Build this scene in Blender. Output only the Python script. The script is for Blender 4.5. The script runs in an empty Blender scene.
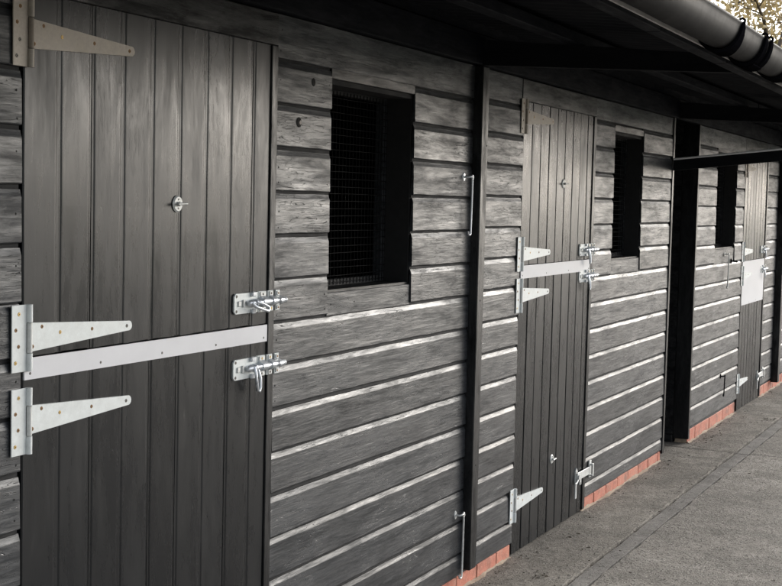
import bpy, math, random
from mathutils import Vector, Matrix
R = math.radians
random.seed(7)
S = bpy.context.scene
COL = S.collection

# ------------------------------------------------------------------ helpers
def tag(o, label=None, cat=None, group=None, kind=None):
    if label: o['label'] = label
    if cat: o['category'] = cat
    if group: o['group'] = group
    if kind: o['kind'] = kind
    return o

class MB:
    """collects faces (world coordinates) and links them as ONE mesh object"""
    def __init__(s):
        s.v = []; s.f = []; s.m = []; s.b = []; s.sm = []
        s.mats = []; s.bid = 0.0
    def mi(s, m):
        if m not in s.mats: s.mats.append(m)
        return s.mats.index(m)
    def add(s, vs, fs, m, smooth=False):
        o = len(s.v); s.v += [tuple(p) for p in vs]; s.b += [s.bid] * len(vs)
        k = s.mi(m)
        for f in fs:
            s.f.append(tuple(o + i for i in f)); s.m.append(k); s.sm.append(smooth)
    def box(s, x0, x1, y0, y1, z0, z1, m, c=0.0):
        if c <= 0:
            v = [(x, y, z) for z in (z0, z1) for y in (y0, y1) for x in (x0, x1)]
            s.add(v, [(0,2,3,1),(4,5,7,6),(0,1,5,4),(2,6,7,3),(0,4,6,2),(1,3,7,5)], m)
        else:                                     # chamfered box
            X, Y, Z = (x0, x1), (y0, y1), (z0, z1)
            v = []; idx = {}
            for i in (0,1):
                for j in (0,1):
                    for k in (0,1):
                        sx, sy, sz = (1-2*i)*c, (1-2*j)*c, (1-2*k)*c
                        for a, p in (('x',(X[i],Y[j]+sy,Z[k]+sz)),('y',(X[i]+sx,Y[j],Z[k]+sz)),('z',(X[i]+sx,Y[j]+sy,Z[k]))):
                            idx[(i,j,k,a)] = len(v); v.append(p)
            q = idx; f = []
            for i in (0,1):
                a = [q[(i,0,0,'x')],q[(i,1,0,'x')],q[(i,1,1,'x')],q[(i,0,1,'x')]]; f.append(a[::-1] if i==0 else a)
                a = [q[(0,i,0,'y')],q[(1,i,0,'y')],q[(1,i,1,'y')],q[(0,i,1,'y')]]; f.append(a if i==0 else a[::-1])
                a = [q[(0,0,i,'z')],q[(1,0,i,'z')],q[(1,1,i,'z')],q[(0,1,i,'z')]]; f.append(a[::-1] if i==0 else a)
            for i in (0,1):
                for j in (0,1):
                    f.append([q[(i,j,0,'x')],q[(i,j,1,'x')],q[(i,j,1,'y')],q[(i,j,0,'y')]])
                    f.append([q[(i,0,j,'x')],q[(i,1,j,'x')],q[(i,1,j,'z')],q[(i,0,j,'z')]])
                    f.append([q[(0,i,j,'y')],q[(1,i,j,'y')],q[(1,i,j,'z')],q[(0,i,j,'z')]])
                    for k in (0,1): f.append([q[(i,j,k,'x')],q[(i,j,k,'y')],q[(i,j,k,'z')]])
            s.add(v, f, m)
    def tube(s, pts, r, m, n=10, cap=True, rs=None):
        pts = [Vector(p) for p in pts]; v = []; f = []
        t0 = (pts[1]-pts[0]).normalized()
        up = Vector((0,0,1)) if abs(t0.z) < .9 else Vector((0,1,0))
        a = t0.cross(up).normalized()
        for i, p in enumerate(pts):
            t = (pts[min(i+1,len(pts)-1)]-pts[max(i-1,0)]).normalized()
            a = (a - t*a.dot(t)).normalized(); b = t.cross(a)
            rr = rs[i] if rs else r
            for k in range(n):
                g = 2*math.pi*k/n
                v.append(p + a*math.cos(g)*rr + b*math.sin(g)*rr)
        for i in range(len(pts)-1):
            for k in range(n):
                f.append((i*n+k, i*n+(k+1)%n, (i+1)*n+(k+1)%n, (i+1)*n+k))
        s.add(v, f, m, True)
        if cap:
            s.add(v[:n], [tuple(range(n))[::-1]], m); s.add(v[-n:], [tuple(range(n))], m)
    def disc(s, x, y, z, r, m, t=.0012, n=10, ax='y', sx=1.0):
        """small raised disc facing -y"""
        v = []
        for yy, rr in ((y, r), (y-t, r*.82)):
            for k in range(n):
                g = 2*math.pi*k/n; v.append((x+math.cos(g)*rr*sx, yy, z+math.sin(g)*rr))
        f = [(k, (k+1)%n, n+(k+1)%n, n+k) for k in range(n)] + [tuple(range(n, 2*n))]
        s.add(v, f, m, False)
    def prism(s, prof, x0, x1, m, nseg=1, wob=None, caps=True, smooth=False):
        """profile [(y,z)] extruded along x"""
        n = len(prof); v = []; f = []
        for i in range(nseg+1):
            x = x0 + (x1-x0)*i/nseg
            for j, (y, z) in enumerate(prof):
                dy, dz = wob(x, j) if wob else (0, 0)
                v.append((x, y+dy, z+dz))
        for i in range(nseg):
            for j in range(n-1):
                f.append((i*n+j, (i+1)*n+j, (i+1)*n+j+1, i*n+j+1))
        s.add(v, f, m, smooth)
        if caps:
            s.add(v[:n], [tuple(range(n))], m); s.add(v[-n:], [tuple(range(n))[::-1]], m)
    def plate(s, pts, y0, y1, m, c=.0008):
        """outline [(x,z)] (counter-clockwise seen from the front) as a plate from y0 (back) to y1 (front)"""
        n = len(pts)
        cx = sum(p[0] for p in pts)/n; cz = sum(p[1] for p in pts)/n
        def sh(p, k):
            d = math.hypot(p[0]-cx, p[1]-cz) or 1
            return (p[0]-(p[0]-cx)/d*k, p[1]-(p[1]-cz)/d*k)
        v = [(x, y0, z) for x, z in pts] + [(x, y1+c, z) for x, z in pts] + [(sh(p,c)[0], y1, sh(p,c)[1]) for p in pts]
        f = []
        for a in (0, n):
            f += [(a+k, a+(k+1)%n, a+n+(k+1)%n, a+n+k) for k in range(n)]
        f.append(tuple(range(2*n, 3*n)))
        s.add(v, f, m)
    def build(s, name, parent=None, loc=None, keep=False):
        me = bpy.data.meshes.new(name)
        w = wpos(parent) if parent else Vector((0,0,0))
        o = bpy.data.objects.new(name, me)
        l = Vector(loc) if loc is not None else w
        vs = s.v if keep else [(a-l.x, b-l.y, c-l.z) for a, b, c in s.v]
        me.from_pydata(vs, [], s.f)
        for m in s.mats: me.materials.append(m)
        me.polygons.foreach_set('material_index', s.m)
        me.polygons.foreach_set('use_smooth', s.sm)
        at = me.attributes.new('bid', 'FLOAT', 'POINT'); at.data.foreach_set('value', s.b)
        me.update()
        COL.objects.link(o)
        if parent: o.parent = parent
        o.location = l - w
        return o

def wpos(o):
    p = Vector((0,0,0))
    while o: p = p + o.location; o = o.parent
    return p
def empty(name, loc):
    o = bpy.data.objects.new(name, None); COL.objects.link(o); o.location = loc
    o.empty_display_size = .2
    return o
def clone(src, parent, world, label=None):
    o = src.copy(); COL.objects.link(o); o.parent = parent
    o.location = Vector(world) - wpos(parent)
    if 'label' in o: del o['label']
    if label: o['label'] = label
    return o

# ------------------------------------------------------------------ materials
class NT:
    def __init__(s, name):
        s.mat = bpy.data.materials.new(name); s.mat.use_nodes = True
        s.t = s.mat.node_tree; s.t.nodes.clear()
        s.out = s.n('ShaderNodeOutputMaterial'); s.p = s.n('ShaderNodeBsdfPrincipled')
        s.l(s.p.outputs[0], s.out.inputs[0])
    def n(s, k, **kw):
        x = s.t.nodes.new(k)
        for a, b in kw.items(): setattr(x, a, b)
        return x
    def l(s, a, b): s.t.links.new(a, b)
    def val(s, i, v):
        if hasattr(v, 'is_linked') or hasattr(v, 'links'): s.l(v, i)
        else: i.default_value = v
    def math(s, op, a, b=0.0, clamp=False):
        x = s.n('ShaderNodeMath', operation=op); x.use_clamp = clamp
        s.val(x.inputs[0], a); s.val(x.inputs[1], b); return x.outputs[0]
    def mix(s, f, a, b):
        x = s.n('ShaderNodeMix', data_type='RGBA'); s.val(x.inputs[0], f)
        for i, c in ((6, a), (7, b)):
            if isinstance(c, tuple): x.inputs[i].default_value = (*c, 1)
            else: s.l(c, x.inputs[i])
        return x.outputs[2]
    def ramp(s, f, lo, hi, a=0.0, b=1.0):
        x = s.n('ShaderNodeMapRange'); x.clamp = True
        s.val(x.inputs[0], f); x.inputs[1].default_value = lo; x.inputs[2].default_value = hi
        s.val(x.inputs[3], a); s.val(x.inputs[4], b); return x.outputs[0]
    def co(s, scale=(1,1,1), bid=True):
        tc = s.n('ShaderNodeTexCoord').outputs['Object']
        if bid:
            at = s.n('ShaderNodeAttribute', attribute_name='bid')
            cx = s.n('ShaderNodeCombineXYZ')
            s.l(s.math('MULTIPLY', at.outputs['Fac'], 13.7), cx.inputs[0]); s.l(s.math('MULTIPLY', at.outputs['Fac'], 3.1), cx.inputs[1]); s.l(s.math('MULTIPLY', at.outputs['Fac'], 7.9), cx.inputs[2])
            va = s.n('ShaderNodeVectorMath', operation='ADD'); s.l(tc, va.inputs[0]); s.l(cx.outputs[0], va.inputs[1]); tc = va.outputs[0]
        mp = s.n('ShaderNodeVectorMath', operation='MULTIPLY'); s.l(tc, mp.inputs[0]); mp.inputs[1].default_value = scale
        return mp.outputs[0]
    def noise(s, vec, scale, det=4, rough=.55, dist=0.0):
        x = s.n('ShaderNodeTexNoise'); s.l(vec, x.inputs['Vector'])
        x.inputs['Scale'].default_value = scale; x.inputs['Detail'].default_value = det
        x.inputs['Roughness'].default_value = rough; x.inputs['Distortion'].default_value = dist
        return x.outputs[0]
    def voro(s, vec, scale, feat='F1', out='Distance', rnd=1.0):
        x = s.n('ShaderNodeTexVoronoi', feature=feat); s.l(vec, x.inputs['Vector'])
        x.inputs['Scale'].default_value = scale; x.inputs['Randomness'].default_value = rnd
        return x.outputs[out]
    def bump(s, h, dist, strength=1.0, prev=None):
        x = s.n('ShaderNodeBump'); x.inputs['Strength'].default_value = strength; x.inputs['Distance'].default_value = dist
        s.l(h, x.inputs['Height'])
        if prev is not None: s.l(prev, x.inputs['Normal'])
        return x.outputs[0]
    def set(s, **kw):
        for k, v in kw.items():
            i = s.p.inputs[k.replace('_', ' ')]
            if isinstance(v, tuple): i.default_value = (*v, 1)
            else: s.val(i, v)
        return s.mat

def painted_wood(name, base, along, rough, grain=1.0, wear=0.0, knots=True, spec=.5, mottle=.5):
    t = NT(name)
    g = {'x': (1.6, 14, 22), 'z': (22, 14, 1.6), 'y': (22, 1.6, 22)}[along]
    v = t.co(g)
    gr = t.noise(v, 2.2, 6, .6, .5)
    v2 = t.co((1, 1, 1))
    blot = t.noise(v2, 2.3, 5, .62, .4)
    at = t.n('ShaderNodeAttribute', attribute_name='bid').outputs['Fac']
    per = t.math('FRACT', t.math('MULTIPLY', at, 5.377))
    f = t.math('ADD', t.math('MULTIPLY', gr, .45), t.math('MULTIPLY', blot, .55))
    f = t.ramp(f, .36, .64)
    col = t.mix(f, tuple(c*(1-mottle) for c in base), tuple(c*(1+mottle) for c in base))
    st = t.noise(t.co({'x': (1.9, 8, 13), 'z': (12, 8, 2.4), 'y': (12, 2.4, 12)}[along]), 1.9 if along == 'x' else 1.2, 9, .74, .35)
    col = t.mix(t.ramp(st, .51, .60, 0, mottle), col, tuple(c*.30 for c in base))
    col = t.mix(t.math('MULTIPLY', t.ramp(st, .32, .44, 1, 0), mottle*.9), col, tuple(c*2.1 for c in base))
    col = t.mix(t.math('MULTIPLY', per, .35), col, tuple(c*1.6 for c in base))
    ro = t.math('ADD', t.ramp(st, .3, .7, rough-.08, rough+.14), t.math('MULTIPLY', per, .06))
    fine = t.noise(t.co(tuple(c*2.6 for c in g)), 2.3, 4, .65)
    h = t.math('ADD', t.math('ADD', t.math('MULTIPLY', gr, .7), t.math('MULTIPLY', st, 1.3*mottle)), t.math('MULTIPLY', fine, .42))
    if knots:
        kv = t.co({'x': (2.6, 1, 7.5), 'z': (7.5, 1, 2.6), 'y': (7, 2, 7)}[along])
        kd = t.voro(kv, 1.0)
        k = t.ramp(kd, .0, .10, 1.0, 0.0)
        ring = t.math('MULTIPLY', t.math('SINE', t.math('MULTIPLY', kd, 34)), t.ramp(kd, .05, .3, 1.0, 0.0))
        h = t.math('ADD', h, t.math('MULTIPLY', ring, .12))
        h = t.math('SUBTRACT', h, t.math('MULTIPLY', k, .4))
        col = t.mix(t.math('MULTIPLY', k, .9), col, tuple(c*.15 for c in base))
    cr = t.noise(t.co(tuple(c*.7 for c in g)), 3.1, 2, .5, 2.0)      # long drying cracks
    crack = t.ramp(t.math('ABSOLUTE', t.math('SUBTRACT', cr, .5)), .0, .008, 1.0, 0.0)
    crack = t.math('MULTIPLY', crack, t.ramp(blot, .48, .56))
    col = t.mix(t.math('MULTIPLY', crack, .8), col, tuple(c*.12 for c in base))
    h = t.math('SUBTRACT', h, t.math('MULTIPLY', crack, .8))
    col = t.mix(t.math('MULTIPLY', t.ramp(fine, .52, .68), .35), col, tuple(c*.25 for c in base))
    if wear > 0:
        w = t.noise(t.co((30, 30, 11)), 1.0, 5, .7)
        m = t.noise(t.co((2, 2, 2.4)), 1.7, 3)
        ww = t.math('MULTIPLY', t.ramp(w, .65, .73), t.ramp(m, .52, .64))
        col = t.mix(t.math('MULTIPLY', ww, wear), col, (.22, .21, .20))
        ch = t.ramp(t.voro(t.co((9, 9, 7)), 1.0), .028, .036, 1.0, 0.0)
        col = t.mix(t.math('MULTIPLY', ch, .8), col, (.003, .003, .003))
    t.set(Base_Color=(0,0,0)); t.l(col, t.p.inputs['Base Color'])
    t.val(t.p.inputs['Roughness'], ro); t.val(t.p.inputs['Specular IOR Level'], t.math('MULTIPLY', t.ramp(st, .38, .60, 1+mottle*.8, 1-mottle*1.35), t.ramp(f, 0, 1, spec*(1-mottle*.6), spec*(1+mottle*.5))))
    t.l(t.bump(h, .0022*grain, .9), t.p.inputs['Normal'])
    return t.mat

def simple(name, base, rough, metal=0.0, var=.25, scale=18, bump=.0, spec=.5, bid=False):
    t = NT(name)
    v = t.co((1,1,1), bid)
    n = t.noise(v, scale, 5, .65)
    n2 = t.noise(v, scale*6, 3, .6)
    f = t.math('ADD', t.math('MULTIPLY', n, .7), t.math('MULTIPLY', n2, .3))
    col = t.mix(t.ramp(f, .3, .7), tuple(c*(1-var) for c in base), tuple(min(1, c*(1+var)) for c in base))
    t.l(col, t.p.inputs['Base Color'])
    t.val(t.p.inputs['Roughness'], t.ramp(n, .3, .7, max(.05, rough-.1), min(1, rough+.1)))
    t.p.inputs['Metallic'].default_value = metal; t.p.inputs['Specular IOR Level'].default_value = spec
    if bump: t.l(t.bump(f, bump), t.p.inputs['Normal'])
    return t.mat

BLK = (.0125, .0130, .0142)
M_clad = painted_wood('black_stained_boards', (.0245, .0270, .0310), 'x', .36, .75, 0, spec=.70, mottle=.46)
M_door = painted_wood('black_painted_matchboard', (.0058, .0068, .0084), 'z', .235, .075, .42, False, spec=.42, mottle=.07)
M_trimz = painted_wood('black_painted_upright', (.0080, .0084, .0094), 'z', .30, .25, 0, False)
M_trimx = painted_wood('black_painted_rail', (.0080, .0084, .0094), 'x', .32, .25, 0, False)
M_raft = painted_wood('dark_rafter_wood', (.006, .0066, .0085), 'y', .65, .4, 0, False, spec=.15, mottle=.2)
M_void = simple('unlit_lining_wood', (.008, .008, .009), .8, var=.2)
M_roof = simple('bitumen_roof_sheet', (.0045, .0054, .0080), .9, var=.3, scale=6, spec=.15)  # sheet colour carries the blue tint of the underside's shadow
M_sof = painted_wood('shade_tinted_roof_timber', (.0048, .0058, .0085), 'x', .65, .3, 0, False, spec=.12, mottle=.2)  # bluish shadow under the roof is put into this timber colour
M_zinc = simple('galvanised_steel', (.64, .67, .67), .50, .22, .12, 40, .00015)
M_zincd = simple('dull_galvanised_steel', (.58, .59, .58), .5, .4, .18, 40, .0002)
M_bright = simple('bright_zinc_plate', (.62, .65, .69), .34, .65, .12, 60, .0001)
M_screw = simple('rusty_screw_head', (.24, .13, .05), .55, .3, .4, 300)
M_brass = simple('yellow_passivated_screw', (.55, .38, .14), .4, .5, .2, 300)
M_dscrew = simple('dull_screw_head', (.14, .13, .12), .5, .5, .3, 300)
M_slot = simple('dark_slot', (.006, .006, .006), .8)
M_strip = simple('white_kick_strip', (.70, .70, .725), .42, 0, .035, 9)
M_nail = simple('sunken_nail', (.003, .003, .003), .8)
M_wire = simple('blackened_weld_wire', (.0045, .0045, .005), .8, .0, .25, 80, 0, .12)
M_gut = simple('weathered_black_gutter_plastic', (.009, .009, .0095), .58, 0, .3, 7, 0, .06)
M_brk = simple('matt_black_bracket_plastic', (.004, .004, .005), .95, 0, .25, 30, 0, .0)
M_cond = simple('pale_grey_conduit', (.78, .79, .82), .4, 0, .1, 20)
M_fasc = simple('grimy_pale_fascia_paint', (.50, .495, .48), .4, 0, .4, 5)
M_bark = simple('tree_bark', (.09, .07, .05), .9, 0, .4, 30, .01)

def brick_mat():
    t = NT('red_painted_brick'); v = t.co((1,1,1))
    n = t.noise(v, 16, 6, .7); n2 = t.noise(v, 90, 4, .7)
    at = t.n('ShaderNodeAttribute', attribute_name='bid').outputs['Fac']
    per = t.math('FRACT', t.math('MULTIPLY', at, 7.77))
    col = t.mix(per, (.44, .135, .085), (.54, .20, .13))
    col = t.mix(t.ramp(n, .46, .74, 0, .6), col, (.52, .33, .25))
    col = t.mix(t.ramp(n2, .55, .72, 0, .6), col, (.30, .10, .075))
    n3 = t.noise(v, 7, 6, .7, .5)
    col = t.mix(t.ramp(n3, .50, .68, 0, .7), col, (.13, .075, .055))
    t.l(col, t.p.inputs['Base Color']); t.p.inputs['Roughness'].default_value = .8
    t.l(t.bump(t.math('ADD', n, t.math('MULTIPLY', n2, .5)), .004), t.p.inputs['Normal']); return t.mat
M_brick = brick_mat()
M_mort = simple('sandy_mortar', (.34, .27, .20), .9, 0, .3, 60, .003)

def concrete(name, lo, hi, agg, aggf, bump, patch=.45, dark=(.05, .045, .038)):
    t = NT(name); v = t.co((1,1,1), False)
    big = t.noise(v, .9, 5, .6, .3); mid = t.noise(v, 7, 6, .65); fin = t.noise(v, 120, 4, .7)
    col = t.mix(t.ramp(mid, .3, .7), lo, hi)
    col = t.mix(t.ramp(big, .40, .66, 0, patch), col, tuple(c*.58 for c in lo))
    lum = t.noise(v, 34, 5, .7); pt = t.noise(v, 2.6, 6, .65, .6)
    col = t.mix(t.ramp(pt, .50, .62, 0, .42), col, tuple(c*.45 for c in lo))
    col = t.mix(t.ramp(pt, .34, .44, .30, 0), col, tuple(min(1, c*1.35) for c in hi))
    col = t.mix(t.ramp(lum, .50, .68, 0, .55), col, dark)
    vc = t.n('ShaderNodeTexVoronoi', feature='F1'); t.l(v, vc.inputs['Vector']); vc.inputs['Scale'].default_value = agg
    rgb = t.n('ShaderNodeSeparateColor'); t.l(vc.outputs['Color'], rgb.inputs[0])
    st = t.math('MULTIPLY', t.ramp(rgb.outputs[0], 1-aggf, 1-aggf+.05), t.ramp(vc.outputs['Distance'], .30, .46, 1, 0))
    tone = t.mix(rgb.outputs[1], (.055, .047, .040), (.46, .43, .385))
    col = t.mix(st, col, tone)
    pit = t.ramp(t.voro(v, agg*.55), .12, .2, 1, 0)
    pit = t.math('MULTIPLY', pit, t.ramp(mid, .45, .6))
    col = t.mix(t.math('MULTIPLY', pit, .75), col, dark)
    col = t.mix(t.ramp(fin, .5, .75, 0, .45), col, dark)
    t.l(col, t.p.inputs['Base Color']); t.p.inputs['Roughness'].default_value = .88
    t.p.inputs['Specular IOR Level'].default_value = .3
    h = t.math('ADD', t.math('ADD', t.math('MULTIPLY', mid, .9), t.math('MULTIPLY', lum, -.5)), t.math('ADD', t.math('MULTIPLY', st, .28), t.math('MULTIPLY', fin, .30)))
    h = t.math('SUBTRACT', h, t.math('MULTIPLY', pit, .4))
    t.l(t.bump(h, bump), t.p.inputs['Normal']); return t.mat
M_yard = concrete('yard_concrete', (.205, .187, .162), (.385, .355, .312), 85, .7, .02)
M_apron = concrete('apron_concrete', (.185, .166, .14), (.37, .338, .292), 110, .5, .015, .6)
M_chan = concrete('channel_concrete', (.17, .158, .142), (.29, .272, .25), 140, .3, .008, .35)
M_dirt = simple('dark_joint_dirt', (.028, .024, .020), .95, 0, .5, 50, .004)
M_field = simple('rough_grass_field', (.07, .09, .035), .95, 0, .4, 2, .02)
M_grit = simple('loose_grit', (.24, .22, .19), .9, 0, .5, 14, 0, bid=True)
M_litter = simple('dry_leaf_litter', (.05, .036, .022), .85, 0, .6, 9, 0, bid=True)

def leaf_mat(name, a, b):
    t = NT(name)
    at = t.n('ShaderNodeAttribute', attribute_name='bid').outputs['Fac']
    per = t.math('FRACT', t.math('MULTIPLY', at, 9.13))
    col = t.mix(per, a, b); t.l(col, t.p.inputs['Base Color']); t.p.inputs['Roughness'].default_value = .6
    tr = t.n('ShaderNodeBsdfTranslucent'); t.l(col, tr.inputs[0])
    mx = t.n('ShaderNodeMixShader'); mx.inputs[0].default_value = .45
    t.l(t.p.outputs[0], mx.inputs[1]); t.l(tr.outputs[0], mx.inputs[2]); t.l(mx.outputs[0], t.out.inputs[0])
    return t.mat
M_gold = leaf_mat('golden_autumn_leaf', (.24, .18, .085), (.50, .39, .20))
M_olive = leaf_mat('olive_leaf', (.14, .125, .05), (.30, .26, .11))

# ------------------------------------------------------------------ the ground
def noise1(x, s=0.0):
    return (math.sin(x*7.3+s*1.7)+math.sin(x*17.9+s*3.1+1)+.6*math.sin(x*41.7+s*5.3)+.4*math.sin(x*93.1+s*2.2))/3.0
def slab(name, x0, x1, ya, yb, z, m, ja, jb, step=.04):
    """ground sheet between two ragged edges ya (far from wall) and yb"""
    b = MB(); n = int((x1-x0)/step); v = []; f = []
    for i in range(n+1):
        x = x0+(x1-x0)*i/n
        a = ya+ja*noise1(x, 1); c = yb+jb*noise1(x, 2)
        v += [(x, a, z-.03), (x, a+.0006, z-.002 if ja else z), (x, a+.003, z), (x, c-.003, z), (x, c-.0006, z-.002 if jb else z), (x, c, z-.03)]
    for i in range(n):
        for j in range(5):
            f.append((i*6+j, (i+1)*6+j, (i+1)*6+j+1, i*6+j+1))
    b.add(v, f, m, False)
    o = b.build(name); tag(o, kind='structure'); return o
b = MB(); b.add([(-600,-600,-.05),(600,-600,-.05),(600,600,-.05),(-600,600,-.05)], [(0,1,2,3)], M_field)
tag(b.build('ground'), kind='structure')
b = MB(); b.box(-12, 40, -16, 8, -.045, -.022, M_dirt); tag(b.build('joint_bed'), kind='structure')
XJ = 8.925
for (xa, xb) in ((-10, XJ-.007), (XJ+.007, 38)):
    slab('apron', xa, xb, -.347, 5.0, 0.0, M_apron, .008, 0, .02)
    slab('channel', xa, xb, -.436, -.358, -.005, M_chan, .005, .005, .02)
    slab('yard', xa, xb, -15, -.447, 0.0, M_yard, 0, .007, .02)

# ------------------------------------------------------------------ stable blocks
B1 = empty('stable_block', (3.5, 1.8, 0))
tag(B1, 'long black timber stable block in front, with two stable doors and a gutter', 'stable')
B2 = empty('stable_block', (12.5, 1.8, 0))
tag(B2, 'farther black timber stable block beyond the dark gap, with a white panel on its door', 'stable')

BID = [1.0]; LIP = .0065
def nb():
    BID[0] += 1.0; return BID[0]*.6180339 % 1.0 * 10
def board(b, x0, x1, zt, zb, m, jit=True, top=True, tilt=0.0, y=0.0):
    """one shiplap board: lip at zb, scooped cove running up behind the next board at zt"""
    b.bid = nb(); sd = random.random()*50
    dy = random.uniform(-.0012, .0012)+y; dz = random.uniform(-.0022, .0022) if jit else 0
    tl = random.uniform(-.002, .002) if jit else 0
    T = .0128+y
    if top:
        p = [(T, zb+LIP), (.0025+dy, zb+LIP), (-.0004+dy, zb+LIP+.0009), (dy-.0016, zb+LIP+.0035), (dy-.0010, zb+.04), (dy, zt-.0205), (.0003+dy, zt-.0190), (.0010+dy, zt-.0168), (.0019+dy, zt-.0140), (.0029+dy, zt-.0108), (.0040+dy, zt-.0070), (.0050+dy, zt-.0030)]
        b.box(x0+.0005, x1-.0005, .0086+y, T+y+.0004, zt-.0034, zt+.02, M_void)  # matt dark strip paints the shadow line under the lip above
    else:
        p = [(T, zb+LIP), (.0035+dy, zb+LIP), (.0012+dy, zb+LIP+.0009), (dy, zb+LIP+.0035), (dy, zt), (T, zt)]
    xm = (x0+x1)/2
    def wob(x, j):
        e = (x-xm)*tl/1.2
        w = noise1(x*.9, sd)*.0013
        if j in (1, 2, 3): return (noise1(x, sd+9)*.0008, e+dz+w+.0010*noise1(x*3.3, sd+4))
        if 4 <= j <= 11: return (noise1(x*.6, sd+3)*.0007, e*.6+dz*.5+.0011*noise1(x*1.4, sd+7))
        return (0, 0)
    n = max(2, int((x1-x0)/.045))
    b.prism(p, x0, x1, m, n, wob)
def nail(b, x, z, y=-.0004, r=.0028):
    b.disc(x, y, z, r, M_nail, .0006, 7)
def cladding(b, spans, z0, pitch, zend, ztop, hole=None):
    """spans: list of (x0,x1); rows start at groove z0 and go down; hole=(x0,x1,zb,zt)"""
    rows = [(ztop, z0, False)]
    z = z0
    while z > zend+.02:
        rows.append((z, max(z-pitch, zend), True)); z -= pitch
    for zt, zb, top in rows:
        for x0, x1 in spans:
            cuts = [(x0, x1)]
            if hole and x0 < hole[0] < x1 and zb >= hole[2]-.11 and zt < hole[3]+.08:
                cuts = [(x0, hole[0]), (hole[1], x1)]
            for a, c in cuts:
                board(b, a, c, zt, zb, M_clad, True, top)
                for xx in ([a+.018, c-.018]):
                    if random.random() < .8:
                        nail(b, xx+random.uniform(-.004,.004), zb+.025+random.uniform(-.005,.01)); 
                        if random.random() < .7: nail(b, xx+random.uniform(-.004,.004), zt-.05+random.uniform(-.01,.005))
def lining(b, x0, x1, holes, ztop=2.30, y0=.0130, y1=.095):
    """solid wall behind the boards, with openings (x0,x1,z0,z1)"""
    hs = sorted(holes); x = x0
    for h in hs:
        if h[0] > x: b.box(x, h[0], y0, y1, .004, ztop, M_void)
        b.box(h[0], h[1], y0, y1, h[3], ztop, M_void)
        if h[2] > .02: b.box(h[0], h[1], y0, y1, .004, h[2], M_void)
        x = h[1]
    if x < x1: b.box(x, x1, y0, y1, .004, ztop, M_void)

W1 = (3.885, 4.532, 1.292, 1.988); W2 = (7.118, 7.700, 1.302, 2.00); W3 = (9.702, 10.395, 1.303, 2.00)
D1 = (2.415, 3.503); D2 = (5.692, 6.728); D3 = (10.722, 11.650)
DT = 2.052

def wall(block, spans, z0, pitch, zend, hole, holes_l, lx, ends=()):
    b = MB()
    cladding(b, spans, z0, pitch, zend, 2.149, hole)
    if hole:                                            # filler board under the window and lintel above it
        k = math.ceil((z0-hole[2])/pitch-1e-6); zz = z0-k*pitch
        if hole[2]-zz > .01:
            b.bid = nb(); b.box(hole[0]+.002, hole[1]-.002, .0045, .0125, zz+.0006, hole[2]+.001, M_clad, .0015)
            for xx in (hole[0]+.03, hole[1]-.03, hole[0]+.2): nail(b, xx, (zz+hole[2])/2, .0041)
        b.bid = nb(); b.box(hole[0]+.001, hole[1]-.001, .0015, .0125, hole[3], hole[3]+.035, M_trimx, .002)
    lining(b, lx[0], lx[1], holes_l)
    return b.build('wall', block)
dh = lambda D: (D[0]-.002, D[1]+.002, .0, DT+.012)
# unit 0 (left of the near door), unit 1, unit 2
b = wall(B1, [(-1.6, .15), (1.28, 2.409)], 2.006, .1322, .06, None, [dh((.16, 1.26))], (-1.6, 2.40))
b1w = wall(B1, [(3.540, 5.098)], 2.014, .1329, .06, W1, [W1, dh(D1)], (2.401, 5.098))
b = wall(B1, [(5.194, 5.688)], 2.026, .1329, .06, None, [], (5.10, 5.688))
b = wall(B1, [(6.770, 8.372)], 2.038, .1355, .06, W2, [dh(D2), W2], (5.690, 8.372))
b = wall(B2, [(9.118, 10.700)], 2.02, .1370, .084, W3, [W3], (9.118, 10.715))
b = wall(B2, [(11.69, 12.20), (12.36, 17.5)], 2.02, .1370, .084, None, [dh(D3)], (10.717, 17.5))
# header boards above the doors
for blk, D in ((B1, (.16, 1.26)), (B1, D1), (B1, D2), (B2, D3)):
    b = MB(); b.bid = nb()
    b.box(D[0]-.03 if D is not D1 else D[0]-.005, D[1]+.036, -.002, .0125, DT+.0018, 2.1485, M_trimx, .002)
    b.build('door_header', blk)

# window reveals and mesh
def window(block, H, depth, dark_frac):
    b = MB(); x0, x1, z0, z1 = H; t = .016
    b.bid = nb()
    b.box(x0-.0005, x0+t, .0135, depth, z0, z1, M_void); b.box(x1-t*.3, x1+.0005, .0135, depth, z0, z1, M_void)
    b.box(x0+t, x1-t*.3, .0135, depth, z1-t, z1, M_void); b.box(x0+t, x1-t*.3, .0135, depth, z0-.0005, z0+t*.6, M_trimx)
    # inner frame around the wire
    yf = depth+.001
    b.box(x0+.001, x0+.03, yf, yf+.03, z0, z1, M_void); b.box(x1-.028, x1-.001, yf, yf+.03, z0, z1, M_clad)  # right bar gets the lighter board material to paint its lit edge
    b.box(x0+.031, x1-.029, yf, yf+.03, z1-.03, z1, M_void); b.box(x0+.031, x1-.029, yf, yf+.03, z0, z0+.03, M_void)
    o = b.build('window', block)
    g = MB(); r = .0014; yy = yf-.002
    x = x0+.018
    while x < x1-.012:
        dx = random.uniform(-.0015, .0015); xm = random.uniform(-.002, .002)
        g.tube([(x+dx, yy, z0+.012), (x+xm, yy+.001, (z0+z1)/2), (x-dx, yy, z1-.02)], r, M_wire, 5, False); x += .0254
    z = z0+.02
    while z < z1-.018:
        dz = random.uniform(-.0015, .0015)
        g.tube([(x0+.017, yy-.003, z+dz), ((x0+x1)/2, yy-.002, z+random.uniform(-.003, .003)), (x1-.006, yy-.003, z-dz)], r, M_wire, 5, False); z += .0254
    g.build('wire_mesh', o)
    return o
window(B1, W1, .112, 0); window(B1, W2, .098, 0); window(B2, W3, .098, 0)

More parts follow.
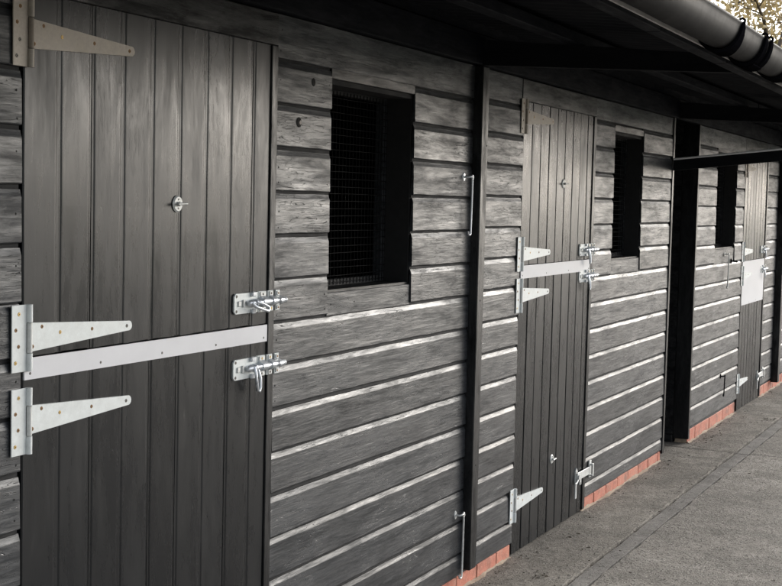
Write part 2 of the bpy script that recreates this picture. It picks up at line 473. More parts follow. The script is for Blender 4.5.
# jambs / cover strips
def upright(block, name, x0, x1, y0, y1, z0, z1, m=None, c=.002):
    b = MB(); b.bid = nb(); b.box(x0, x1, y0, y1, z0, z1, m or M_trimz, c); return b.build(name, block)
upright(B1, 'door_jamb', 3.5035, 3.5385, -.003, .0125, .012, DT)
upright(B1, 'door_jamb', 6.7295, 6.7685, -.003, .0125, .012, DT)
upright(B1, 'door_jamb', 1.262, 1.279, -.003, .0125, .012, DT)
upright(B2, 'door_jamb', 11.6515, 11.688, -.003, .0125, .012, DT)
upright(B2, 'door_jamb', 10.702, 10.719, -.003, .0125, .012, DT)
# posts
b = MB(); b.bid = nb(); b.box(5.0990, 5.1665, -.038, .012, .085, 2.147, M_trimz, .003)
b.bid = nb(); b.box(5.168, 5.193, -.006, .0125, .07, 2.148, M_trimz, .002)
nail(b, 5.155, 1.83, -.0385, .004); nail(b, 5.13, 1.2, -.0385, .004); nail(b, 5.132, .52, -.0385, .004)
tag(b.build('post', B1), 'dark square cover post between the mesh window and the second door')
b = MB(); b.bid = nb(); b.box(12.235, 12.325, -.055, .012, .07, 2.147, M_trimz, .003); b.build('post', B2)
b = MB(); b.bid = nb(); b.box(8.374, 8.412, -.007, .10, .045, 2.30, M_trimz, .002); b.build('corner_board', B1)
b = MB(); b.bid = nb(); b.box(9.080, 9.116, -.005, .10, .03, 2.30, M_trimz, .002); b.build('corner_board', B2)

# brick plinths
def plinth(block, spans, h, y=.007):
    b = MB()
    for x0, x1 in spans:
        b.bid = nb(); b.box(x0, x1, y+.004, .0125 if False else .09, .0005, h-.006, M_mort)
        x = x0
        while x < x1-.02:
            l = min(random.uniform(.215, .235), x1-x); b.bid = nb()
            yy = y+random.uniform(-.002, .002)
            b.box(x+.003, x+l-.003, yy, yy+.08, .001, h-.002+random.uniform(-.002, .001), M_brick, .004); x += l
        # smeared mortar foot
        v = []; n = int((x1-x0)/.03)+1; f = []
        for i in range(n+1):
            xx = x0+(x1-x0)*i/n; d = max(.002, .012+.016*noise1(xx*1.3, 5)); hh = max(.002, .008+.010*noise1(xx*1.9, 8))
            v += [(xx, y-d, .0008), (xx, y-d*.35, hh*.55), (xx, y+.001, hh)]
        for i in range(n):
            for j in range(2): f.append((i*3+j, (i+1)*3+j, (i+1)*3+j+1, i*3+j+1))
        b.add(v, f, M_mort, True)
    return b.build('plinth', block)
plinth(B1, [(-1.6, .155)], .062); plinth(B1, [(1.265, 2.408)], .062); plinth(B1, [(3.512, 5.688)], .062); plinth(B1, [(6.742, 8.372)], .062)
plinth(B2, [(9.10, 10.69)], .086); plinth(B2, [(11.665, 17.5)], .086)

# ---- door leaves
def leaf(block, D, z0, z1, pitch, gw, gd, label, phase=0.0):
    """matchboard leaf: boards with soft V/flat joints, front at y=.003"""
    x0, x1 = D[0]+.003, D[1]-.0012; y = .003
    b = MB(); xs = []
    x = x0 + (pitch*phase if phase else pitch)
    edges = [x0]
    while x < x1-.03: edges.append(x); x += pitch*random.uniform(.985, 1.015)
    edges.append(x1)
    for a, c in zip(edges[:-1], edges[1:]):
        b.bid = nb(); yy = y+random.uniform(-.0009, .0009)
        l = a+(gw/2 if a > x0 else 0); r = c-(gw/2 if c < x1 else 0)
        prof = []
        if a > x0: prof += [(a, yy+gd), (a+gw*.28, yy+gd*.92), (l-.0015, yy+gd*.12), (l+.002, yy)]
        else: prof += [(a, yy+.003), (a+.003, yy)]
        if c < x1: prof += [(r-.002, yy), (r+.0015, yy+gd*.12), (c-gw*.28, yy+gd*.92), (c-.0002, yy+gd)]
        else: prof += [(c-.003, yy), (c, yy+.003)]
        zs = [z0+(z1-z0)*i/12 for i in range(13)]; sd = random.random()*40
        v = []; f = []; n = len(prof)
        for z in zs:
            for (px, py) in prof: v.append((px+.0008*noise1(z*.7, sd), py+.0004*noise1(z*.5, sd+3), z+(random.uniform(-.002, .001) if z == z0 else 0)))
        for i in range(12):
            for j in range(n-1): f.append((i*n+j, i*n+j+1, (i+1)*n+j+1, (i+1)*n+j))
        b.add(v, f, M_door, False)
    b.bid = nb()
    b.box(x0+.0004, x1-.0004, y+gd+.0012, y+.034, z0+.001, z1-.001, M_door)
    o = b.build('door_leaf', block); tag(o, label); return o

# ---- ironmongery prototypes (built about their own origin, front = -y)
def screwed(b, x, y, z, kind=None):
    k = kind or random.choice([M_screw, M_screw, M_brass, M_dscrew])
    b.disc(x, y, z, .0048, k, .0010, 10); b.disc(x+.0004, y-.0010, z-.0003, .0017, M_slot, .0002, 6)
def hinge_mb(z=None, zd=None):
    b = MB(); z = z or M_zinc; zd = zd or M_zincd
    b.plate([(-.056, -.077), (-.007, -.077), (-.007, .077), (-.056, .077)], -.0036, -.0064, z)
    for s_, e in ((-.077, -.036), (-.034, .034), (.036, .077)):
        b.tube([(0, -.0085, s_), (0, -.0085, e)], .0078 if s_ != -.034 else .0072, zd if s_ == -.034 else z, 12)
    b.box(-.0072, -.0062, -.0075, -.0037, -.034, .034, M_slot)
    pts = [(.004, -.034), (.38, -.0125)]
    for k in range(7):
        a = -math.pi/2+.1+(math.pi-.2)*k/6; pts.append((.385+.0125*math.cos(a), .0125*math.sin(a)))
    pts += [(.38, .0125), (.004, .034)]
    b.plate(pts, .0022, -.0030, z)
    for p in ((-.033, .056), (-.043, .02), (-.034, -.018), (-.044, -.055)): screwed(b, p[0], -.0064, p[1])
    for p in ((.05, .022), (.018, -.022), (.115, .004), (.235, .003), (.375, .0)): screwed(b, p[0], -.0030, p[1])
    return b
M_tan = simple('warm_shade_tinted_zinc', (.375, .34, .30), .5, .25, .22, 30, .0002)  # same zinc hinge, with the warm shaded light put into its colour
M_tand = simple('warm_shade_tinted_zinc_dark', (.25, .215, .18), .55, .3, .25, 30, .0002)
hb = hinge_mb()
HINGE = [None]
def hinge(parent, x, z, label=None, flip=False):
    if HINGE[0] is None:
        o = hb.build('tee_hinge', None, (0,0,0)); HINGE[0] = o; o.parent = parent; o.location = Vector((x, 0, z)) - wpos(parent)
        if label: tag(o, label)
    else: o = clone(HINGE[0], parent, (x, 0, z), label)
    return o
def strip(parent, x0, x1, z0, z1, nscr, y=.0022, name='kick_strip'):
    b = MB(); b.plate([(x0, z0), (x1, z0), (x1, z1), (x0, z1)], y, y-.0042, M_strip, .0006)
    for i in range(nscr):
        x = x0+.02+(x1-x0-.04)*i/(nscr-1)
        b.disc(x, y-.0042, z0+.013+random.uniform(-.002, .002), .0036, M_dscrew, .0009, 8)
    return b.build(name, parent)
def bolt_mb(drop):
    """padlock bolt: backplate, square-flanged guides, round bar and loop handle"""
    b = MB(); p = M_bright; y = -.003
    c = .008
    b.plate([(-.0+c, -.030), (.13, -.030), (.13, .030), (c, .030), (0, .030-c), (0, -.030+c)], .0022, y, M_zinc)
    for px in (.012,):
        for pz in (-.022, .022): screwed(b, px, y, pz, M_dscrew)
    # slot embossing
    b.box(.018, .034, y-.004, y, -.008, .008, M_zincd, .0015)
    b.box(.042, .050, y-.006, y, -.011, .011, M_zincd, .0015)
    # two flanged guides
    for gx, w in ((.132, .042), (.186, .030)):
        b.plate([(gx, -.031), (gx+w, -.031), (gx+w, .031), (gx, .031)], .0022, y-.001, M_zinc)
        for sz in (-.0225, .0225):
            b.box(gx+.006, gx+w-.004, y-.0045, y-.001, sz-.0065, sz+.0065, M_zincd, .001)
            b.disc(gx+w/2, y-.0045, sz, .004, M_brass if (sz > 0) == drop else M_dscrew, .0012, 8)
        arc = [(gx+w/2, y-.001-.021*math.sin(a), .0155*math.cos(a)) for a in [math.pi*k/8 for k in range(9)]]
        for q in range(8):
            a, e = arc[q], arc[q+1]
            b.add([(gx+.004, a[1], a[2]), (gx+w-.004, a[1], a[2]), (gx+w-.004, e[1], e[2]), (gx+.004, e[1], e[2])], [(0,1,2,3)], p, True)
        b.add([(gx+.004, a[1], a[2]) for a in arc], [tuple(range(9))], p); b.add([(gx+w-.004, a[1], a[2]) for a in arc], [tuple(range(9))[::-1]], p)
    # the bar
    b.tube([(.060, y-.0105, 0), (.064, y-.0105, 0), (.275, y-.0105, 0), (.279, y-.0105, 0)], .009, p, 14, True, [.006, .0088, .0088, .006])
    b.tube([(.096, y-.0105, 0), (.104, y-.0105, 0)], .0125, p, 14)
    # hasp tongue above/below
    for sz in (-1, 1):
        b.box(.088, .108, y-.009, y, sz*.0255-.007, sz*.0255+.007, p, .002)
    # loop handle
    if drop: L = [(.088, y-.018, .004), (.086, y-.024, -.012), (.090, y-.026, -.045), (.097, y-.025, -.066), (.108, y-.024, -.070), (.114, y-.024, -.058), (.112, y-.024, -.030), (.108, y-.018, -.006)]
    else: L = [(.070, y-.018, .0), (.078, y-.026, -.010), (.105, y-.030, -.018), (.14, y-.030, -.026), (.152, y-.028, -.022), (.148, y-.027, -.014), (.118, y-.028, -.004), (.094, y-.018, .004)]
    b.tube(L, .0048, p, 8)
    return b
bU = bolt_mb(False); bL = bolt_mb(True)
def keep(parent, x, z):
    b = MB(); y = -.0032
    b.plate([(x, z-.031), (x+.024, z-.031), (x+.024, z+.031), (x, z+.031)], y+.0022, y-.003, M_zinc)
    for sz in (-.0215, .0215):
        b.box(x+.004, x+.018, y-.0065, y-.003, z+sz-.006, z+sz+.006, M_zincd, .001); b.disc(x+.011, y-.0065, z+sz, .0034, M_screw, .001, 8)
    arc = [(y-.003-.020*math.sin(a), z+.0145*math.cos(a)) for a in [math.pi*k/8 for k in range(9)]]
    for q in range(8):
        a, e = arc[q], arc[q+1]
        b.add([(x+.004, a[0], a[1]), (x+.020, a[0], a[1]), (x+.020, e[0], e[1]), (x+.004, e[0], e[1])], [(0,1,2,3)], M_bright, True)
    return b.build('bolt_keep', parent)
PROTO = {}
def put(kind, mb, name, parent, world, label=None):
    if kind not in PROTO:
        o = mb().build(name, None, (0,0,0)) if callable(mb) else mb.build(name, None, (0,0,0))
        PROTO[kind] = o; o.parent = parent; o.location = Vector(world)-wpos(parent)
        if label: tag(o, label)
        return o
    return clone(PROTO[kind], parent, world, label)
def ring_mb():
    b = MB(); b.disc(0, .0015, 0, .023, M_zincd, .0035, 20)
    b.disc(0, -.002, .012, .003, M_dscrew, .001, 8); b.disc(0, -.002, -.012, .003, M_dscrew, .001, 8)
    b.tube([(0, 0, 0), (0, -.010, 0)], .0065, M_zincd, 10)
    b.tube([(-.016, -.012, -.001), (0, -.012, 0), (.026, -.012, .001)], .0035, M_zincd, 8)
    return b
def kick_mb():
    """kick-over latch: pivot plate, flat bar, drop handle"""
    b = MB(); z = M_zincd
    b.plate([(-.020, -.042), (.012, -.042), (.012, .030), (-.004, .048), (-.020, .030)], .0022, -.004, z)
    b.plate([(.056, -.052), (.082, -.052), (.082, .012), (.056, .012)], .0022, -.004, z)
    b.box(-.010, .205, -.0125, -.0065, -.018, .022, z, .0015)
    b.tube([(0, -.002, .0), (0, -.020, .0)], .011, z, 12)
    b.plate([(.198, -.038), (.232, -.038), (.232, .052), (.198, .052)], -.0030, -.009, z)
    b.box(.205, .225, -.024, -.009, .026, .036, z, .001); b.box(.205, .225, -.024, -.009, -.030, -.022, z, .001); b.box(.207, .223, -.026, -.0242, -.030, .036, z, .0008)
    b.box(-.050, -.030, -.016, -.009, -.105, -.022, z, .002)
    b.tube([(-.005, -.012, -.012), (-.022, -.013, -.022), (-.040, -.0125, -.030)], .006, z, 8)
    for p in ((-.012, .026), (-.012, -.034), (.069, -.044)): screwed(b, p[0], -.004, p[1], M_dscrew)
    return b
def hook_mb(n, mat):
    """cabin hook hanging from its eye plate, n = length"""
    b = MB(); mat2 = mat
    b.disc(-.028, .0, 0, .019, mat, .004, 14, sx=.7)
    b.tube([(-.028, -.002, 0), (-.028, -.022, 0), (-.018, -.028, .002), (-.004, -.028, .003), (.004, -.027, -.004)], .0042, mat, 8)
    t = [(.0+.008*math.cos(a), -.027, .0+.008*math.sin(a)) for a in [math.pi*2*k/12 for k in range(13)]]
    b.tube(t, .0034, mat, 8, False)
    b.tube([(0, -.027, -.008), (.001, -.026, -n*.5), (0, -.025, -n+.012), (-.003, -.025, -n+.003), (-.012, -.025, -n), (-.022, -.025, -n+.004), (-.027, -.025, -n+.016)][:], .0044, mat, 8)
    return b

# ---- near door
up = leaf(B1, D1, 1.2225, DT, .1235, .026, .0019, 'upper half of the near stable door, grey-black wide boards')
lo = leaf(B1, D1, .012, 1.2165, .1235, .026, .0019, 'lower half of the near stable door with a white strip along its top edge')
put('tan', lambda: hinge_mb(M_tan, M_tand), 'tee_hinge', up, (2.428, 0, 1.958), 'tee hinge at the very top of the near door, coloured tan for warm shade')
hinge(up, 2.428, 1.266, 'pale tee hinge just above the white strip of the near door'); hinge(lo, 2.428, 1.074, 'pale tee hinge just below the white strip of the near door'); hinge(lo, 2.428, .24)
strip(lo, 2.419, 3.500, 1.168, 1.2185, 5)
put('bU', bU, 'padbolt', up, (3.312, 0, 1.290), 'bolt above the white strip with its handle swung flat')
put('bL', bL, 'padbolt', lo, (3.312, 0, 1.097), 'bolt below the white strip with its loop handle hanging down')
keep(B1, 3.5405, 1.290); keep(B1, 3.5405, 1.097)
put('ring', ring_mb, 'turn_button', up, (3.027, 0, 1.577))
# ---- second door
up = leaf(B1, D2, 1.3245, DT, .1185, .013, .0060, 'upper half of the second stable door, greyish narrow boards')
lo = leaf(B1, D2, .012, 1.3185, .1185, .013, .0075, 'lower half of the second stable door, near-black boards')
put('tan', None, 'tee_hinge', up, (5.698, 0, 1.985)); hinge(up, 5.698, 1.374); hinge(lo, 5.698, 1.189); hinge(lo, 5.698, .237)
strip(lo, 5.702, 6.727, 1.263, 1.3215, 4)
put('bL', bL, 'padbolt', up, (6.548, 0, 1.372)); put('bL', bL, 'padbolt', lo, (6.556, 0, 1.238))
keep(B1, 6.7720, 1.372); keep(B1, 6.7790, 1.238)
put('ring', ring_mb, 'turn_button', up, (6.272, 0, 1.70)); put('ring', ring_mb, 'turn_button', lo, (6.225, 0, .362))
put('kick', kick_mb, 'kick_latch', lo, (6.620, 0, .205))
# ---- far door
up = leaf(B2, D3, 1.192, DT, .116, .013, .0060, 'upper half of the far stable door')
lo = leaf(B2, D3, .012, 1.186, .116, .013, .0075, 'lower half of the far stable door under the big white panel')
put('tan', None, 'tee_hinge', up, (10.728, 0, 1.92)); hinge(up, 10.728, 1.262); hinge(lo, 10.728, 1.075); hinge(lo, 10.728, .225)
b = strip(lo, 10.732, 11.640, .840, 1.188, 4, .0016, 'kick_panel'); tag(b, 'tall white panel across the far door')
put('bL', bL, 'padbolt', up, (11.47, 0, 1.265)); put('bL', bL, 'padbolt', lo, (11.47, 0, 1.10))
keep(B2, 11.692, 1.265); keep(B2, 11.692, 1.10)
put('kick', kick_mb, 'kick_latch', lo, (11.54, 0, .20))
# ---- door of the bay out of frame to the left
up = leaf(B1, (.16, 1.26), 1.2225, DT, .1235, .026, .0019, 'upper half of the out-of-frame door'); del up['label']
lo = leaf(B1, (.16, 1.26), .012, 1.2165, .1235, .026, .0019, 'lower'); del lo['label']
# ---- cabin hooks
b = hook_mb(.232, M_bright); h1 = b.build('cabin_hook', None, (0,0,0)); h1.parent = B1; h1.location = Vector((5.038, 0, 1.700))-wpos(B1)
tag(h1, 'long bright hook hanging beside the dark post at head height')
b = hook_mb(.262, M_zincd); h2 = b.build('cabin_hook', None, (0,0,0)); h2.parent = B1; h2.location = Vector((5.044, 0, .330))-wpos(B1)
tag(h2, 'long hook hanging near the ground beside the dark post')
b = hook_mb(.25, M_zincd); h3 = b.build('cabin_hook', None, (0,0,0)); h3.parent = B2; h3.location = Vector((10.075, 0, 1.262))-wpos(B2)
b = hook_mb(.15, M_brk); h4 = b.build('cabin_hook', None, (0,0,0)); h4.parent = B2; h4.location = Vector((10.10, 0, .355))-wpos(B2)
b = MB(); b.disc(10.285, -.0005, 1.205, .020, M_brk, .004, 12); b.tube([(10.285, -.003, 1.205), (10.285, -.035, 1.203), (10.31, -.04, 1.20)], .006, M_brk, 8); b.build('hook_eye', B2)
# knot-hole plugs, paint drips beside the first window are in the board mesh
b = MB()
b.disc(3.672, -.0012, 1.834, .016, M_nail, .0006, 14); b.disc(3.678, -.0018, 1.834, .008, M_dscrew, .0012, 12)
b.build('knot_plug', B1)
b = MB(); b.disc(3.76, -.0012, 1.965, .013, M_nail, .0006, 12); b.build('knot_plug', B1)

# ---- roofs: plate, rafters, purlins, fascia, gutter
FY, FZ0, FZ1 = -1.027, 2.103, 2.205
def roof(block, x0, x1, rafters, brackets, joints, seed):
    b = MB()
    b.bid = nb(); b.box(x0, x1, -.030, .012, 2.1525, 2.270, M_sof, .003)       # wall plates above the boards
    b.bid = nb(); b.box(x0, x1, -.014, .012, 2.274, 2.36, M_sof, .003)
    b.build('wall_plate', block)
    b = MB()                                                                     # corrugated sheet
    n = int((x1-x0)/.024); v = []; f = []
    ys = (-1.062, .2, 1.9, 3.75)
    xs0, up_ = (x0, 0) if seed == 3 else (x0-.05, .004)
    for i in range(n+1):
        x = xs0+(x1-xs0)*i/n; c = .004*math.cos(x/.095*2*math.pi)+up_
        for y in ys: v.append((x, y, 2.230+(y+1.03)*.085+c))
    for i in range(n):
        for j in range(3): f.append((i*4+j, i*4+j+1, (i+1)*4+j+1, (i+1)*4+j))
    b.add(v, f, M_roof, True); rf = b.build('roof', block)
    for xr in rafters:
        b = MB(); b.bid = nb(); y0 = FY+.003
        v = []
        for x in (xr-.0225, xr+.0225):
            for (y, zl) in ((y0, 2.103), (-.0305, 2.152), (3.6, 2.46)):
                v += [(x, y, zl), (x, y, 2.213+(y+1.03)*.085 - .045)]
        f = [(0,1,3,2),(2,3,5,4),(6,8,9,7),(8,10,11,9),(0,2,8,6),(2,4,10,8),(1,7,9,3),(3,9,11,5),(0,6,7,1),(4,5,11,10)]
        b.add(v, f, M_raft); b.build('rafter', rf)
    for y in (-.415, .6, 1.6, 2.7):
        b = MB(); b.bid = nb(); z = 2.213+(y+1.03)*.085; b.box(x0+.01, x1-.01, y-.03, y+.03, z-.044, z-.002, M_sof, .003); b.build('purlin', rf)
    b = MB(); x = x0
    cuts = sorted([j for j in joints if x0 < j < x1])+[x1]
    for c in cuts:
        b.bid = nb(); yy = random.uniform(-.0015, .0015); b.box(x, c-.002, FY-.045+yy, FY+yy, FZ0+random.uniform(-.002, .002), FZ1, M_sof, .003); x = c
    fa = b.build('fascia', rf)
    b = MB(); x = x0
    for c in cuts:
        b.box(x+.001, c-.003, FY-.0535, FY-.0475, 2.116, 2.196, M_fasc, .001); x = c
    b.build('fascia_face', rf)
    # half-round gutter
    cy, cz, r, DK = FY-.109, 2.188, .061, 1.38
    g = MB(); pr = []
    pr.append((cy-r-.002, cz+.004)); pr.append((cy-r-.005, cz)); pr.append((cy-r-.002, cz-.004))
    N = 18
    for k in range(1, N): a = math.pi+math.pi*k/N; pr.append((cy+r*math.cos(a), cz+DK*r*math.sin(a)))
    pr.append((cy+r, cz+.004)); pr.append((cy+r-.003, cz+.004))
    for k in range(N-1, 0, -1): a = math.pi+math.pi*k/N; pr.append((cy+(r-.003)*math.cos(a), cz+DK*(r-.003)*math.sin(a)))
    pr.append((cy-r+.003, cz+.004)); pr.append((cy-r-.002, cz+.004))
    g.prism(pr, x0, x1, M_gut, int((x1-x0)/.25), lambda x, j: (.0015*noise1(x*.4, seed), .0025*noise1(x*.22, seed+2)), False, True)
    gu = g.build('gutter', rf)
    for xb, union in brackets:
        b = MB()
        def strap(xa, xe, wa0, wa1, a0, a1, ra, rb, n=14):
            """curved strap hugging the gutter from angle a0 (outer lip) to a1 (fascia side)"""
            v = []; f = []
            for k in range(n+1):
                t = k/n; a = a0+(a1-a0)*t; w = wa0+(wa1-wa0)*(t**.85)
                xc = xa+(xe-xa)*t
                for rr in (ra, rb):
                    for s_ in (-1, 1): v.append((xc+s_*w/2, cy+rr*math.cos(a), cz+DK*rr*math.sin(a)))
            for k in range(n):
                o, p = 4*k, 4*k+4
                f += [(o+2,o+3,p+3,p+2), (o,p,p+1,o+1), (o,o+2,p+2,p), (o+1,p+1,p+3,o+3)]
            f += [(0,1,3,2), (4*n,4*n+2,4*n+3,4*n+1)]
            b.add(v, f, M_brk, False)
        a0, a1 = math.pi*.985, math.pi*1.93
        if union:
            strap(xb-.052, xb-.045, .030, .12, a0, a1, r+.002, r+.0105)
            strap(xb+.052, xb+.045, .024, .12, a0, a1, r+.002, r+.0105)
            strap(xb, xb, .150, .150, math.pi*1.36, a1, r+.0012, r+.0135)
            tips = (xb-.052, xb+.052)
        else:
            strap(xb, xb, .016, .21, a0, a1, r+.002, r+.010); tips = (xb,)
        for tx in tips:                                 # clip folded over the lip
            b.tube([(tx, cy-r-.008, cz-.004), (tx, cy-r-.010, cz+.010), (tx, cy-r-.001, cz+.016), (tx, cy-r+.010, cz+.010)], .0045, M_brk, 8)
        b.box(xb-.05, xb+.05, FY-.060, FY-.0538, 2.122, 2.194, M_brk, .001)
        b.build('gutter_bracket', gu)
    return rf
roof(B1, -1.8, 8.750, [-.9, 1.6, 5.132, 8.43], [(.3, 0), (1.2, 0), (2.1, 0), (3.0, 0), (4.40, 0), (4.845, 1), (5.36, 0), (6.22, 0), (7.1, 0), (8.0, 0)], [.6, 2.2, 3.88, 4.79, 7.0], 3)
roof(B2, 8.7504, 17.6, [12.28, 15.4], [(9.1, 0), (10.0, 0), (10.9, 0), (11.8, 0), (12.7, 0), (14.0, 0), (15.2, 0), (16.4, 0)], [11.0, 14.0], 8)

# tie beam with a pale conduit along its top, out from the corner to the fascia
b = MB(); b.bid = nb()
def slope_bar(b, x0, x1, ya, za, yb, zb, h, m):
    v = []
    for (y, z) in ((ya, za), (yb, zb)):
        for x in (x0, x1): v += [(x, y, z-h), (x, y, z)]
    b.add(v, [(0,1,3,2),(4,6,7,5),(0,4,5,1),(2,3,7,6),(1,5,7,3),(0,2,6,4)], m)
slope_bar(b, 8.380, 8.425, -.008, 1.899, -1.0, 1.999, .072, M_raft)
tb = b.build('tie_beam', B1)
b = MB(); b.tube([(8.374, -.010, 1.897), (8.374, -.5, 1.9465), (8.374, -.998, 1.997)], .0065, M_cond, 8); b.build('conduit', tb)

# sides, backs of the blocks (closed boxes so the insides stay dark)
def shell(block, x0, x1, open_end_clad):
    b = MB()
    b.box(x0, x1, 3.58, 3.64, .002, 2.58, M_void)
    for xa, side in ((x0, -1), (x1, 1)):
        t = .05
        xa0, xa1 = (xa+.0125, xa+.0125+t) if side < 0 else (xa-.0125-t, xa-.0125)
        b.box(xa0, xa1, .102, 3.578, .002, 2.36, M_void)
        z = 2.02                                        # side cladding
        b2 = b
        while z > .08:
            b.bid = nb(); zb = max(z-.137, .055)
            for q in range(1):
                f0 = xa if side < 0 else xa
                pr = [(0, zb+.003), (0, z-.03), (.011, z-.004), (.0118, z+.006)]
                v = []
                for y in (.103, 3.578):
                    for d, zz in pr: v.append((f0+d*(1 if side < 0 else -1), y, zz))
                    v.append((f0+.0122*(1 if side < 0 else -1), y, zb+.0025))
                f = [(0,1,6,5),(1,2,7,6),(2,3,8,7),(4,0,5,9)]
                b.add(v, f, M_trimx)
            z -= .137
        b.bid = nb(); b.box(min(xa, xa+.012*(-side)), max(xa, xa+.012*(-side)), .103, 3.578, 2.03, 2.36, M_trimx)
        b.bid = nb(); b.box(min(xa-.01*(-side)*-1, xa+.008*side), max(xa-.006*side, xa+.008*side), .104, 3.57, .002, .052, M_trimx, .002)
    return b.build('wall', block)
shell(B1, -1.6, 8.412, None); shell(B2, 9.080, 17.5, None)

# ------------------------------------------------------------------ loose bits on the concrete
b = MB()
for i in range(1500):
    if i % 3 == 0: x, y = random.uniform(4.5, 12), -.345+random.gauss(0, .035)
    elif i % 3 == 1: x, y = random.uniform(4.5, 14), -abs(random.gauss(0, .05))-.012
    else: x, y = random.uniform(4.5, 13), random.uniform(-1.6, 0)
    if x > 8.4 and x < 9.1 and y > -.02: pass
    r = random.uniform(.0015, .0045)*(1.4 if random.random() < .06 else 1); b.bid = random.random()*10
    v = [(x+random.uniform(.7,1.3)*r*math.cos(a), y+random.uniform(.7,1.3)*r*math.sin(a), .0005) for a in (0,1.26,2.5,3.77,5.03)]
    v.append((x+r*.2, y, .001+r*random.uniform(.5, 1.1)))
    b.add(v, [(0,1,5),(1,2,5),(2,3,5),(3,4,5),(4,0,5)], M_grit)
tag(b.build('grit'), 'loose pale grit scattered over the concrete', kind='stuff', cat='grit')
b = MB()
spots = [(5.75, -.06), (6.0, -.25), (5.45, -.21), (8.1, -.05), (9.3, -.1), (9.55, -.12), (9.7, -.08), (10.2, -.2), (10.45, -.31), (10.5, -.28), (10.55, -.33), (10.3, -.30)]
for i in range(170):
    if i < 60: cx, cy_ = random.choice(spots); x, y = cx+random.gauss(0, .05), cy_+random.gauss(0, .02)
    else: x, y = random.uniform(4.6, 13), random.choice([-abs(random.gauss(0, .06))-.02, random.uniform(-1.5, -.02), -.35+random.gauss(0, .015)])
    if y > -.015: y = -.02
    r = random.uniform(.004, .014); a = random.random()*6.3; b.bid = random.random()*10
    c, s_ = math.cos(a), math.sin(a); pts = [(-1,0,.004),(-.3,.42,.002),(.5,.36,.006),(1,0,.003),(.5,-.36,.002),(-.3,-.42,.005)]
    b.add([(x+r*(p[0]*c-p[1]*s_), y+r*(p[0]*s_+p[1]*c), p[2]+.001) for p in pts], [(0,1,2,3),(0,3,4,5)], M_litter)
tag(b.build('leaf_litter'), 'dark dry leaf scraps lying on the concrete by the wall', kind='stuff', cat='leaves')

# ------------------------------------------------------------------ trees beyond the roof
def tree(x, y, h, cr, mat, n, label, seed, ls=.09):
    rnd = random.Random(seed)
    root = empty('tree', (x, y, 0)); tag(root, label, 'tree', 'trees behind the stables')
    b = MB(); tips = []
    b.tube([(x, y, -.06), (x+.05, y, h*.2), (x-.06, y+.05, h*.42), (x+.05, y, h*.62)], .1, M_bark, 10, True, [.24, .18, .14, .07])
    for k in range(16):
        a = k*2.4+rnd.random(); z0 = h*rnd.uniform(.25, .6); L = cr*rnd.uniform(.55, 1.0)
        e = Vector((x+L*math.cos(a), y+L*math.sin(a), z0+L*rnd.uniform(.2, 1.0)))
        s0 = Vector((x, y, z0)); m = (s0+e)/2+Vector((0, 0, .12*L)); b.tube([s0, m, e], .04, M_bark, 6, True, [.055, .035, .012])
        tips += [m, e]
        for q in range(5):
            a2 = a+rnd.uniform(-1.1, 1.1); l2 = L*rnd.uniform(.25, .55); st = m.lerp(e, rnd.random())
            e2 = st+Vector((l2*math.cos(a2), l2*math.sin(a2), l2*rnd.uniform(-.2, .8))); b.tube([st, e2], .01, M_bark, 5, True, [.014, .005]); tips += [e2, st.lerp(e2, .6)]
    b.build('trunk', root)
    c = MB()
    for i in range(n):
        t = rnd.choice(tips); c.bid = rnd.random()*10
        p = t+Vector((rnd.gauss(0, .32), rnd.gauss(0, .32), rnd.gauss(0, .28)))
        u = Vector((rnd.gauss(0,1), rnd.gauss(0,1), rnd.gauss(0,1))).normalized(); w = u.orthogonal().normalized()
        l = ls*rnd.uniform(.6, 1.3)
        c.add([p-u*l, p+w*l*.45, p+u*l, p-w*l*.45], [(0,1,2,3)], mat)
    c.build('crown', root)
tree(26.5, 2.7, 7.6, 2.3, M_gold, 5200, 'golden thin-leaved autumn tree showing above the gutter', 3, .085)
tree(29.5, 1.0, 5.6, 2.3, M_olive, 6500, 'darker olive tree low behind the gutter at the right edge', 5, .085)
tree(36.0, 6.5, 9.5, 3.2, M_gold, 6500, 'taller golden tree standing farther back', 9, .10)

src = [o for o in S.objects if o.name.startswith('tree')]
rnd = random.Random(21)
for i in range(5):  # unseen trees added to block bright horizon reflections on the far wall
    a = src[i % 3]; c = a.copy(); COL.objects.link(c); c['label'] = 'added out-of-view autumn tree that dims reflections on the far wall'; c['group'] = 'trees across the end of the yard'
    c.location = (rnd.uniform(46, 58), 1.5-3.6*i+rnd.uniform(-1, 1), -.02); c.rotation_euler.z = rnd.random()*6; k = rnd.uniform(.75, 1.0)*(.8 if i % 3 == 2 else 1); c.scale = (k*1.25, k*1.25, k)
    for ch in a.children:
        d = ch.copy(); COL.objects.link(d); d.parent = c
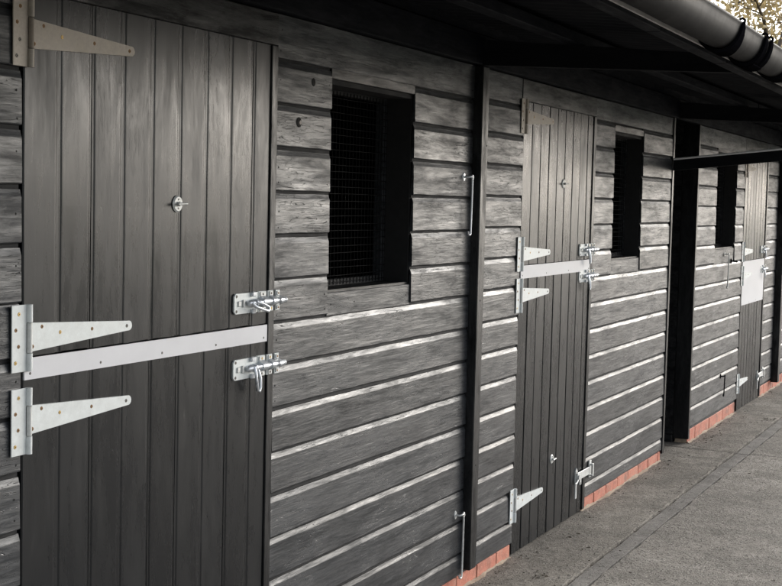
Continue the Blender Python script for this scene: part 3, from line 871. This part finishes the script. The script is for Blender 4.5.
# ------------------------------------------------------------------ light
AZ, EL = 108.0, 24.0
w = bpy.data.worlds.new('World'); S.world = w; w.use_nodes = True
nt = w.node_tree; nt.nodes.clear()
sk = nt.nodes.new('ShaderNodeTexSky'); sk.sky_type = 'NISHITA'; sk.sun_disc = False
sk.sun_elevation = R(EL); sk.sun_rotation = R(AZ); sk.dust_density = 3.0; sk.ozone_density = 1.5
bg = nt.nodes.new('ShaderNodeBackground'); bg.inputs[1].default_value = .12
ow = nt.nodes.new('ShaderNodeOutputWorld'); hs = nt.nodes.new('ShaderNodeHueSaturation'); hs.inputs['Saturation'].default_value = .3; nt.links.new(sk.outputs[0], hs.inputs['Color']); nt.links.new(hs.outputs[0], bg.inputs[0]); nt.links.new(bg.outputs[0], ow.inputs[0])
sd = bpy.data.lights.new('sun', 'SUN'); sd.energy = .5; sd.angle = R(35); sd.color = (1, .985, .965)
so = bpy.data.objects.new('sun', sd); COL.objects.link(so)
d = Vector((math.sin(R(AZ))*math.cos(R(EL)), math.cos(R(AZ))*math.cos(R(EL)), math.sin(R(EL))))
so.rotation_euler = d.to_track_quat('Z', 'Y').to_euler(); so.location = d*30

# ------------------------------------------------------------------ camera
yaw, pit, rol, F = R(64.4541), R(-3.9165), R(1.35256), 1352.2
f = Vector((math.sin(yaw)*math.cos(pit), math.cos(yaw)*math.cos(pit), math.sin(pit)))
r0 = Vector((math.cos(yaw), -math.sin(yaw), 0)); u0 = r0.cross(f)
r = r0*math.cos(rol)+u0*math.sin(rol); u = -r0*math.sin(rol)+u0*math.cos(rol)
cd = bpy.data.cameras.new('camera'); cd.sensor_width = 36; cd.lens = F/782*36; cd.clip_end = 2000; cd.clip_start = .05
co = bpy.data.objects.new('camera', cd); COL.objects.link(co)
co.matrix_world = Matrix(((r.x, u.x, -f.x, 0), (r.y, u.y, -f.y, -2.08553), (r.z, u.z, -f.z, 1.6), (0, 0, 0, 1)))
S.camera = co
S.view_settings.view_transform = 'Standard'; S.view_settings.look = 'None'; S.view_settings.gamma = 1
S.view_settings.exposure = 1.55; S.view_settings.use_curve_mapping = False
